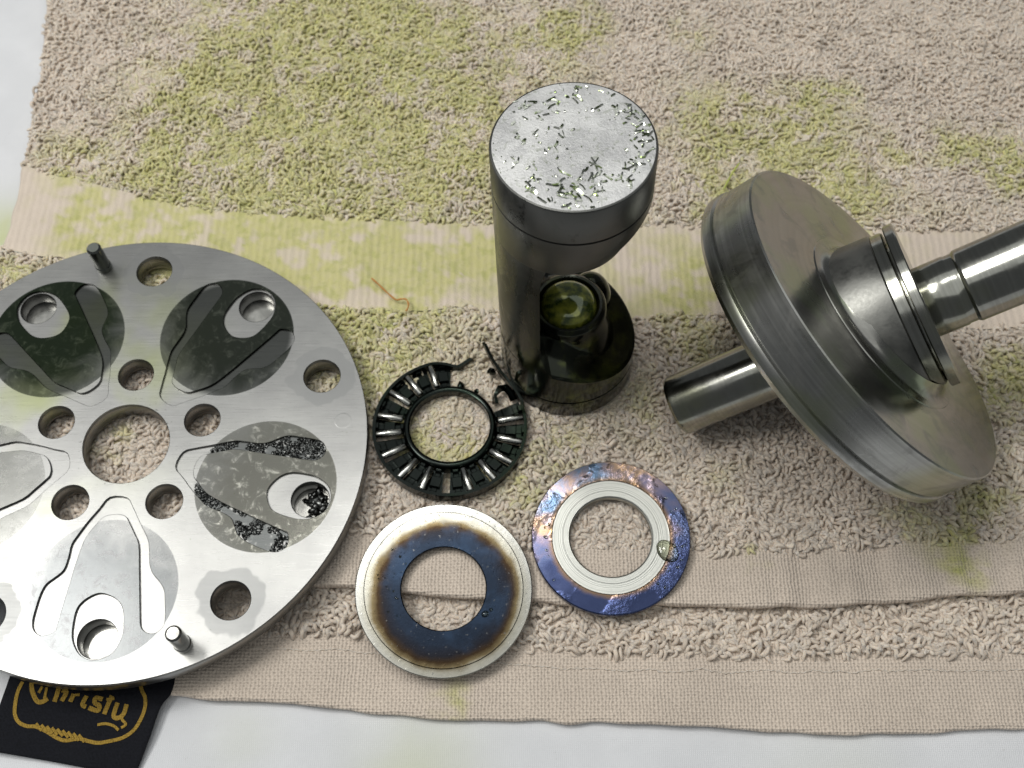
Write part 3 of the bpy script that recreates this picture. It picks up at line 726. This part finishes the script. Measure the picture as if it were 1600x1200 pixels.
# the torn ends taper
def taper(V, n, first, cnt, lo):
    for i in range(cnt):
        j = (i if first else n - 1 - i); f = lo + (1 - lo) * i / cnt
        q = [Vector(V[j * 4 + k]) for k in range(4)]; c = sum(q, Vector()) / 4
        for k in range(4):
            d_ = q[k] - c; d_.z *= f; V[j * 4 + k] = tuple(c + d_)
taper(Vs, len(path), True, 9, .28); taper(Vs, len(path), False, 9, .30)
mb.add(Vs, Fs); mb.build('outer_ring', M_black, brg, 50)
for a in [98 + 20 * k for k in range(15)]:
    m = MB(); ca, sa = math.cos(R(a)), math.sin(R(a))
    def boxr(r0, r1, w, z0, z1, bev=.18):
        P = []
        for z, e in ((z0, 0), (z1 - bev, 0), (z1, bev)):
            for r, t in ((r0 + e, -w / 2 + e), (r1 - e, -w / 2 + e), (r1 - e, w / 2 - e), (r0 + e, w / 2 - e)):
                P.append((r * ca - t * sa, r * sa + t * ca, z))
        Fq = [(3, 2, 1, 0), (8, 9, 10, 11)]
        for L_ in (0, 4):
            for k in range(4): Fq.append((L_ + k, L_ + (k + 1) % 4, L_ + 4 + (k + 1) % 4, L_ + 4 + k))
        return P, Fq
    P = []
    for z in (.3, .95):
        for r, da in ((11.3, -6.2), (18.45, -7.0), (18.45, -2.4), (18.45, 2.4), (18.45, 7.0), (11.3, 6.2)): P.append((r * math.cos(R(a + da)), r * math.sin(R(a + da)), z))
    m.add(P, [(5, 4, 3, 2, 1, 0), (6, 7, 8, 9, 10, 11)] + [(k, (k + 1) % 6, 6 + (k + 1) % 6, 6 + k) for k in range(6)])
    m.add(*boxr(11.25, 18.42, 1.5, .5, 1.1)); m.add(*boxr(13.4, 16.2, 2.5, .6, 1.75)); m.add(*boxr(11.2, 12.2, 1.5, .9, 1.9)); m.add(*boxr(17.4, 18.5, 1.7, .9, 2.1))
    m.build('cage_web', M_black, brg, 30)
nd_me = None
for a in (108, 128, 148, 168, 188, 208, 228, 248, 288, 308, 328, 348, 8):
    if nd_me is None:
        Vn, Fn = lathe([(0, -3.15), (.55, -3.2), (.84, -2.95), (.84, 2.95), (.55, 3.2), (0, 3.15)], 16, capped=False)
        o = obj('needle', [(z, y, -x) for x, y, z in Vn], Fn, M_needle, brg, 50); nd_me = o.data
    else:
        o = bpy.data.objects.new('needle', nd_me); COL.objects.link(o); o.parent = brg
    ja = a + random.uniform(-1.5, 1.5)
    o.location = (14.95 * math.cos(R(ja)) * MM, 14.95 * math.sin(R(ja)) * MM, 2.15 * MM); o.rotation_euler = (random.uniform(0, 3), random.uniform(-.03, .03), R(ja + random.uniform(-2, 2)))
    if o.data is nd_me: o.rotation_euler = (0, random.uniform(-.03, .03), R(ja + random.uniform(-2, 2)))
mb = MB()
mb.add(*sweep([(11.0, 7.0, 1.2), (10.9, 9.0, 2.0), (12.1, 10.7, 2.6), (13.6, 10.9, 2.6), (14.9, 9.6, 2.0), (15.6, 8.0, 1.3)], .9, 1.7, (.3, .5, .8)))
for x, y in ((2.4, 11.6), (6.3, 10.2), (9.9, 15.5), (10.4, 15.0)): mb.add(*blob((x, y, 1.9 if y < 12 else 3.2), 1.0))
mb.build('torn_strip', M_black, brg, 60)

# ------------------------------------------------------------------ piston
lean = Vector((-.0252, .034, 1)).normalized()
pis = thing('piston', 'double-headed dark piston standing upright, silver crown sprinkled with metal shavings', 'piston', (PIS[0], PIS[1], -1.0))
pis.rotation_euler = Vector((0, 0, 1)).rotation_difference(lean).to_euler()
def piston_mat():
    m = Mat('dark_coated_alloy'); x, y, z = m.xyz()
    n = m.noise(.10, 5); v = m.noise(.8, 3, stretch=((1, 1, .05),))
    c = m.mix(m.step(n, .35, .7), (0.026, 0.027, 0.025), (0.052, 0.052, 0.048))
    c = m.mix(m.math('MULTIPLY', m.step(v, .55, .7), .3), c, (0.05, 0.052, 0.05))
    wet = m.step(m.math('ADD', z, m.math('MULTIPLY', m.math('SUBTRACT', n, .5), 16)), 34, 20)
    c = m.mix(m.math('MULTIPLY', wet, .75), c, m.mix(m.step(m.noise(.16, 3), .5, .64), (0.014, 0.018, 0.010), (0.065, 0.078, 0.018)))  # dark wet oil; green patches put the green-lit lower wall into the colour
    rough = m.math('ADD', .36, m.math('MULTIPLY', wet, -.22))
    c = m.mix(m.math('MULTIPLY', m.step(m.math('ADD', z, m.math('MULTIPLY', n, 14)), 58, 74), .6), c, (0.13, 0.132, 0.125))
    scr = m.step(m.noise(.8, 5, .7, stretch=((.3, .3, 2.5),)), .60, .70)
    c = m.mix(m.math('MULTIPLY', scr, .35), c, (0.13, 0.13, 0.12))
    smear = m.step(m.noise(.13, 5, .65, stretch=((1, 1, .35),), dist=1.0), .52, .62)
    c = m.mix(m.math('MULTIPLY', smear, .4), c, (0.015, 0.016, 0.012)); rough = m.math('SUBTRACT', rough, m.math('MULTIPLY', smear, .10))
    m.bump(m.math('ADD', m.noise(2.0, 3), m.math('MULTIPLY', m.math('ADD', scr, smear), .5)), .012, .5)
    return m.set(col=c, rough=rough, metal=.85)
M_pis = piston_mat()
def crown_mat():
    m = Mat('scuffed_silver_crown')
    n = m.noise(.14, 5); f = m.noise(2.2, 3, .7)
    c = m.mix(m.step(n, .35, .68), (0.50, 0.50, 0.50), (0.72, 0.72, 0.71))
    c = m.mix(m.math('MULTIPLY', m.step(f, .62, .70), .55), c, (0.13, 0.15, 0.11))
    c = m.mix(m.math('MULTIPLY', m.step(m.noise(1.1, 2), .66, .72), .5), c, (0.75, 0.75, 0.72))
    gs = m.step(m.noise(.42, 6, .7, dist=.8), .56, .66); c = m.mix(m.math('MULTIPLY', gs, .45), c, (0.16, 0.20, 0.09))
    m.bump(m.math('ADD', m.math('MULTIPLY', f, 1.4), m.noise(.7, 5, .7, stretch=((1, .35, 1), (0, 0, .5)))), .13, .6)
    return m.set(col=c, rough=m.math('ADD', .40, m.math('MULTIPLY', n, .2)), metal=.6)
M_crown = crown_mat()
RP = 16.5; HP = 82.0
def head(flip):
    """one head with groove, shoulder sloping into the shoe boss; z measured from the crown end"""
    seg = 120; rows = []
    for i in range(seg):
        a = 2 * math.pi * i / seg
        right = max(0, math.cos(a + .15)) ** 1.5
        zc = (17.5 if flip else 20.5) - (7.0 if flip else 8.0) * right + 1.5 * max(0, -math.cos(a))
        rows.append([(15.9, 0), (16.3, .12), (RP, .5), (RP, 6.3 if flip else 9.9), (RP - .45, 6.4 if flip else 10.0), (RP - .45, 6.85 if flip else 10.45), (RP, 6.9 if flip else 10.5), (RP, zc), (RP - .35, zc + .5), (14.9, zc + 1.3), (13.4, zc + 2.4 + 2.2 * right), (12.6, 21.8), (12.2, 23.6), (11.6, 24.9), (10.6, 25.8), (9.5, 26.2)] if True else [])
    if flip:
        for r in rows:
            zc = r[7][1]
            r[8:] = [(RP - .35, zc + .4), (15.4, zc + .8), (13.4, zc + 1.5), (11.2, zc + 2.7), (9.7, max(zc + 4.6, 20.0)), (9.0, 23.2), (8.9, 24.8), (8.5, 25.7), (7.9, 26.1)]
    if not flip:
        for r in rows:
            for k in range(11, 16): r[k] = (r[k][0], r[k][1] + 2.0)
    bowl = [(7.3, 26.0), (6.9, 25.5), (6.5, 24.6), (5.6, 23.2), (4.2, 22.0), (2.4, 21.3), (0.0, 21.1)]
    V = []; F = []; n = len(rows[0]) + len(bowl)
    for i, r in enumerate(rows):
        a = 2 * math.pi * i / seg
        for rr, z in r + bowl:
            z2 = z if flip else HP - z
            V.append((rr * math.cos(a), rr * math.sin(a), z2))
    for i in range(seg):
        j = (i + 1) % seg
        for k in range(n - 1):
            f = (i * n + k, j * n + k, j * n + k + 1, i * n + k + 1)
            F.append(f if flip else f[::-1])
    F.append(tuple(i * n for i in (reversed(range(seg)) if flip else range(seg))))
    return V, F
V, F = head(False); obj('head', V, F, M_pis, pis, 38)
V, F = head(True); obj('head', V, F, M_pis, pis, 38)
V, F = lathe([(0, HP + .06), (8, HP + .06), (15.7, HP + .05), (15.95, HP + .02), (16.0, HP - .2)], 120, capped=False)
obj('crown', V, F, M_crown, pis, 40)
# bridge joining the heads along the left side
def segpoly(r, chord, dent):
    a1 = math.acos(-chord / r); out = []
    for i in range(41):
        a = a1 + (2 * math.pi - 2 * a1) * i / 40
        rr = r - (dent if R(150) < a < R(186) else 0)
        out.append((rr * math.cos(a), rr * math.sin(a)))
    return out
levels = [(9, 16.46, 2.0, 0), (16, 16.46, 3.0, 0), (21, 16.46, 5.6, 0), (25, 16.46, 6.6, .0), (25.3, 16.46, 6.6, 1.1), (30, 16.46, 6.9, 1.1), (52, 16.46, 6.9, 1.1), (56.7, 16.46, 6.6, 1.1), (57, 16.46, 6.6, 0), (61, 16.46, 5.6, 0), (65.5, 16.46, 3.0, 0), (71.2, 16.46, 2.0, 0)]
V = []; F = []
for z, r, ch, de in levels: V += [(x, y, z) for x, y in segpoly(r, ch, de)]
n = 41
for j in range(len(levels) - 1):
    for k in range(n): F.append((j * n + k, j * n + (k + 1) % n, (j + 1) * n + (k + 1) % n, (j + 1) * n + k))
F.append(tuple(reversed(range(n)))); F.append(tuple(range((len(levels) - 1) * n, len(levels) * n)))
obj('bridge', V, F, M_pis, pis, 45)
# the bearing shoe seated in the lower socket, wet with green oil
def green_oil():
    m = Mat('green_dyed_oil'); n = m.noise(.25, 3)
    return m.set(col=m.mix(m.step(n, .4, .62), (0.045, 0.075, 0.015), (0.34, 0.36, 0.05)), rough=.14, metal=.35, coat=1.0, coat_rough=.02)
V, F = lathe([(6.62, 24.6), (6.6, 25.3), (6.3, 26.2), (5.6, 27.1), (4.6, 27.8), (3.3, 28.3), (1.7, 28.6), (0, 28.7)], 72, capped=False)
obj('shoe', V, F, green_oil(), pis, 180)
# guide lug behind the lower boss
V, F = lathe([(5.2 * math.sin(t), -math.cos(t)) for t in np.linspace(0, math.pi, 20)], 40, capped=False)
obj('guide_lug', [(x + 5.4, y + 7.2, 17.5 + (z * 8.0 if z > 0 else z * 6)) for x, y, z in V], F, M_pis, pis, 180)

# shavings on the crown
def swarf_mat():
    m = Mat('oily_swarf'); n = m.noise(.8, 3)
    c = m.mix(m.step(n, .40, .56), (0.17, 0.22, 0.09), (0.62, 0.64, 0.56))
    return m.set(col=c, rough=.16, metal=1.0)
M_swarf = swarf_mat()
mb = MB(); crown_c = Vector((PIS[0], PIS[1], -1)) + lean * (HP + .1)
bu = Vector((1, 0, 0)) - lean * lean.x; bu.normalize(); bv = lean.cross(bu)
def clump(x, y, n, spread, lmax):
    for i in range(n):
        u, v = random.gauss(x, spread), random.gauss(y, spread)
        if math.hypot(u, v) > 15.6: continue
        L_ = random.uniform(.4, lmax); a = random.uniform(0, math.pi * 2); curl = random.gauss(0, .6); pts = []
        for k in range(7):
            t = k / 6; aa = a + curl * t
            u += math.cos(aa) * L_ / 6; v += math.sin(aa) * L_ / 6
            pts.append(crown_c + bu * u + bv * v + lean * (.06 + .10 * math.sin(math.pi * t) * random.uniform(.4, 1)))
        if any(((p - crown_c).dot(bu)) ** 2 + ((p - crown_c).dot(bv)) ** 2 > 16.2 ** 2 for p in pts): continue
        mb.add(*sweep(pts, random.uniform(.16, .48), random.uniform(.05, .12), (random.uniform(-.4, .4), random.uniform(-.4, .4), 1)))
for (x, y, n_c, s, lm) in [(-9, 11, 12, 1.2, 2.0), (-4.5, 10, 9, 1.2, 3.0), (-10, 7, 5, 1, 2), (0, 12, 5, 1, 2), (8, 9.5, 10, 1.6, 2.2), (12, 7, 22, 1.6, 2.2), (13.5, 3, 14, 1.3, 1.8), (-6, 5.5, 4, .7, 2.2), (-9, 1, 5, .9, 1.4), (-2, 3, 4, .6, 2), (-4.5, -1, 5, .7, 2), (1, 5, 16, 14, 1.2), (0, 15, 14, 1.5, 1.5), (14.5, 0, 16, 1.3, 1.5), (0, -14, 16, 2.5, 1.6), (4, -6.5, 9, 1.4, 3.4), (-2, -11, 26, 2.2, 2.6), (-8.5, -8.5, 13, 1.4, 2), (4, -12, 12, 1.5, 2.4), (8.5, -8, 12, 1.5, 2.4), (12.5, -5, 14, 1.2, 1.8), (-12, -4, 5, 1.2, 1.5), (0, 0, 14, 7.5, .9)]:
    clump(x, y, n_c, s, lm)
for i in range(130):
    a = random.uniform(0, 6.28); r = 15.8 * math.sqrt(random.random())
    p = crown_c + bu * r * math.cos(a) + bv * r * math.sin(a) + lean * .08
    mb.add(*blob(tuple(p), random.choice([.05, .07, .1, .14])))
sw = mb.build('metal_shavings', M_swarf, None, 60)
tag(sw, 'green oily metal shavings scattered over the piston crown', 'shavings', kind='stuff')

# ------------------------------------------------------------------ swash plate on its shaft
S0 = Vector((78.45, 133.67, 30.34)); nrm = Vector((0.651, 0.239, 0.720)).normalized(); axd = Vector((0.856, 0.181, 0.484)).normalized()
swash = thing('swash_plate', 'tilted thick steel swash plate disc on a polished shaft, leaning on the towel', 'swash plate', (S0.x, S0.y, S0.z))
Mn = nrm.to_track_quat('Z', 'Y').to_matrix(); Ma = axd.to_track_quat('Z', 'Y').to_matrix()
def turned(name, col, dark, rough, per, axis, tint=None, amt=0):
    """turned metal: fine rings about an axis"""
    m = Mat(name)
    mp = m.n('ShaderNodeMapping', vector_type='POINT')
    q = axis.rotation_difference(Vector((0, 0, 1))); mp.inputs['Rotation'].default_value = q.to_euler()
    m.l(m.co, mp.inputs[0]); sx_ = m.n('ShaderNodeSeparateXYZ'); m.l(mp.outputs[0], sx_.inputs[0])
    rr = m.math('SQRT', m.math('ADD', m.math('POWER', sx_.outputs[0], 2.0), m.math('POWER', sx_.outputs[1], 2.0)))
    k = m.n('ShaderNodeCombineXYZ'); m.l(m.math('MULTIPLY', rr, per), k.inputs[0]); m.l(m.math('MULTIPLY', sx_.outputs[2], per), k.inputs[1])
    g = m.n('ShaderNodeTexNoise'); m.l(k.outputs[0], g.inputs['Vector']); g.inputs['Scale'].default_value = 1.0; g.inputs['Detail'].default_value = 4
    b = m.noise(.06, 5)
    c = m.mix(m.step(g.outputs['Fac'], .38, .62), dark, col); c = m.mix(m.math('MULTIPLY', m.step(b, .42, .65), .35), c, dark)
    if tint: c = m.mix(m.math('MULTIPLY', m.step(m.noise(.05, 3), .44, .62), amt), c, tint)
    scr = m.step(m.noise(.9, 5, .7, stretch=((.25, 2.2, .6), (.4, .3, R(35)))), .60, .72)
    c = m.mix(m.math('MULTIPLY', scr, .30), c, tuple(k_ * 1.5 for k_ in col))
    smear = m.step(m.noise(.11, 5, .6, dist=1.2), .48, .62); c = m.mix(m.math('MULTIPLY', smear, .30), c, tuple(k_ * .55 for k_ in dark))
    m.bump(m.math('ADD', m.math('ADD', g.outputs['Fac'], m.math('MULTIPLY', m.noise(1.5, 3), .3)), m.math('MULTIPLY', scr, .4)), .008, .6)
    r_ = m.math('ADD', m.math('ADD', rough, m.math('MULTIPLY', smear, .07)), m.math('MULTIPLY', m.math('SUBTRACT', b, .5), rough * .9))
    return m.set(col=c, rough=r_, metal=1.0)
M_face = turned('turned_face', (0.34, 0.335, 0.31), (0.29, 0.285, 0.265), .19, .55, nrm, (0.25, 0.34, 0.15), .45)
M_rim = turned('turned_rim', (0.42, 0.42, 0.40), (0.29, 0.29, 0.275), .28, 1.1, nrm, (0.30, 0.34, 0.18), .4)
M_hub = metal('cast_hub', (0.22, 0.22, 0.205), .40, fine=1.4, blotch=.12, var=.35, bump=.03)
M_shaft = turned('ground_shaft', (0.33, 0.33, 0.30), (0.28, 0.28, 0.255), .16, 1.6, axd, (0.30, 0.31, 0.16), .4)
T = 5.45
PROF = [(0, T), (24, T), (41.45, T), (41.75, T - .3), (41.85, T - .32), (42.05, T - 9.4), (41.9, T - 9.6), (41.75, T - 9.7), (41.75, T - 9.9), (42.35, T - 10.2), (42.5, T - 10.8), (42.45, T - 12.3), (41.3, T - 13.6), (40.2, T - 13.9), (0, T - 13.9)]
V, F = lathe(PROF, 220, capped=False)
skew = Vector((-0.4295, 0.8986, 0.0901)) * .14          # the rim runs slightly oblique to the face
d_ = obj('disc', [tuple(Mn @ Vector(v) + skew * (T - v[2])) for v in V], F, M_rim, swash, 20)
d_.data.materials.append(M_face)
for i, p in enumerate(d_.data.polygons):
    if i % (len(PROF) - 1) < 2: p.material_index = 1
# land and fillet round the hub on the face
V, F = lathe([(23.4, T - .05), (23.2, T + .22), (21.6, T + .3), (20.6, T + .5), (19.8, T + 1.1), (19.3, T + 2.0), (18.9, T + 3.2)], 140, capped=False)
off = axd * ((T + 1) / nrm.dot(axd)) - nrm * (T + 1)
obj('land', [tuple(Mn @ Vector(v) + off) for v in V], F, M_face, swash, 50)
V, F = lathe([(18.9, -4), (18.9, 4), (18.8, 9.0), (18.6, 10.2), (18.2, 10.5), (17.2, 10.55)], 140, capped=False)
obj('hub', [tuple(Ma @ Vector(v)) for v in V], F, M_hub, swash, 35)
V, F = lathe([(16.0, 10.0), (18.0, 10.3), (18.3, 10.6), (18.3, 12.9), (18.0, 13.2), (16.6, 13.3), (15.4, 13.3)], 140, capped=False)
obj('race_ring', [tuple(Ma @ Vector(v)) for v in V], F, M_shaft, swash, 35)
V, F = lathe([(15.6, 13.7), (19.0, 13.7), (19.3, 14.0), (19.3, 15.7), (19.0, 16.0), (8.0, 16.0), (7.6, 15.0), (7.6, 13.2), (15.6, 13.2)], 140, closed=True)
obj('thrust_ring', [tuple(Ma @ Vector(v)) for v in V], F, M_shaft, swash, 35)
V, F = lathe([(0, -45.6), (6.7, -45.6), (7.35, -44.9), (7.4, -44.3), (7.4, -19), (7.1, -18.6), (7.1, -17), (7.4, -16.6), (7.4, 14), (8.15, 15.5), (8.15, 22.4), (7.95, 22.8), (7.95, 24.4), (8.35, 25.0), (8.4, 25.3), (8.4, 66), (7.2, 68), (7.2, 86), (6.4, 87), (0, 87)], 96, capped=False)
obj('shaft', [tuple(Ma @ Vector(v)) for v in V], F, M_shaft, swash, 30)

# ------------------------------------------------------------------ stray fibres
def fibre(name, pts, r, col, label):
    m = Mat(name + '_fibre'); mat = m.set(col=col, rough=.7)
    sp = smooth_path(pts, 6); k = len(sp)
    V, F = tube([tuple(p) for p in sp], [r * (.55 + .45 * abs(math.sin(i * .5))) for i in range(k)], 6)
    return tag(obj(name, V, F, mat, None, 180), label, 'thread')
fibre('orange_thread', [(-36.9, 166.9, .2), (-35.2, 165.2, .3), (-32.6, 162.4, .4), (-30.2, 160.1, .6), (-28.6, 159.9, 1.2), (-27.3, 159.5, 1.5), (-26.7, 157.9, 1.4), (-27.3, 156.4, .9)], .27, (0.52, 0.24, 0.06), 'short orange thread curled at the edge of the ribbed towel band')
fibre('pale_thread', [(98.8, 211.2, 1), (99.1, 206.8, 1.4), (97.7, 203.0, 1.6), (96.5, 196.9, 1.2)], .32, (0.55, 0.47, 0.33), 'pale loose thread lying on the terry pile behind the shaft')
fibre('yellow_thread', [(62.9, 203.9, 1.0), (60.4, 200.0, 1.5), (57.7, 194.8, 1.2)], .3, (0.45, 0.50, 0.12), 'yellow-green loose thread on the terry pile behind the disc')
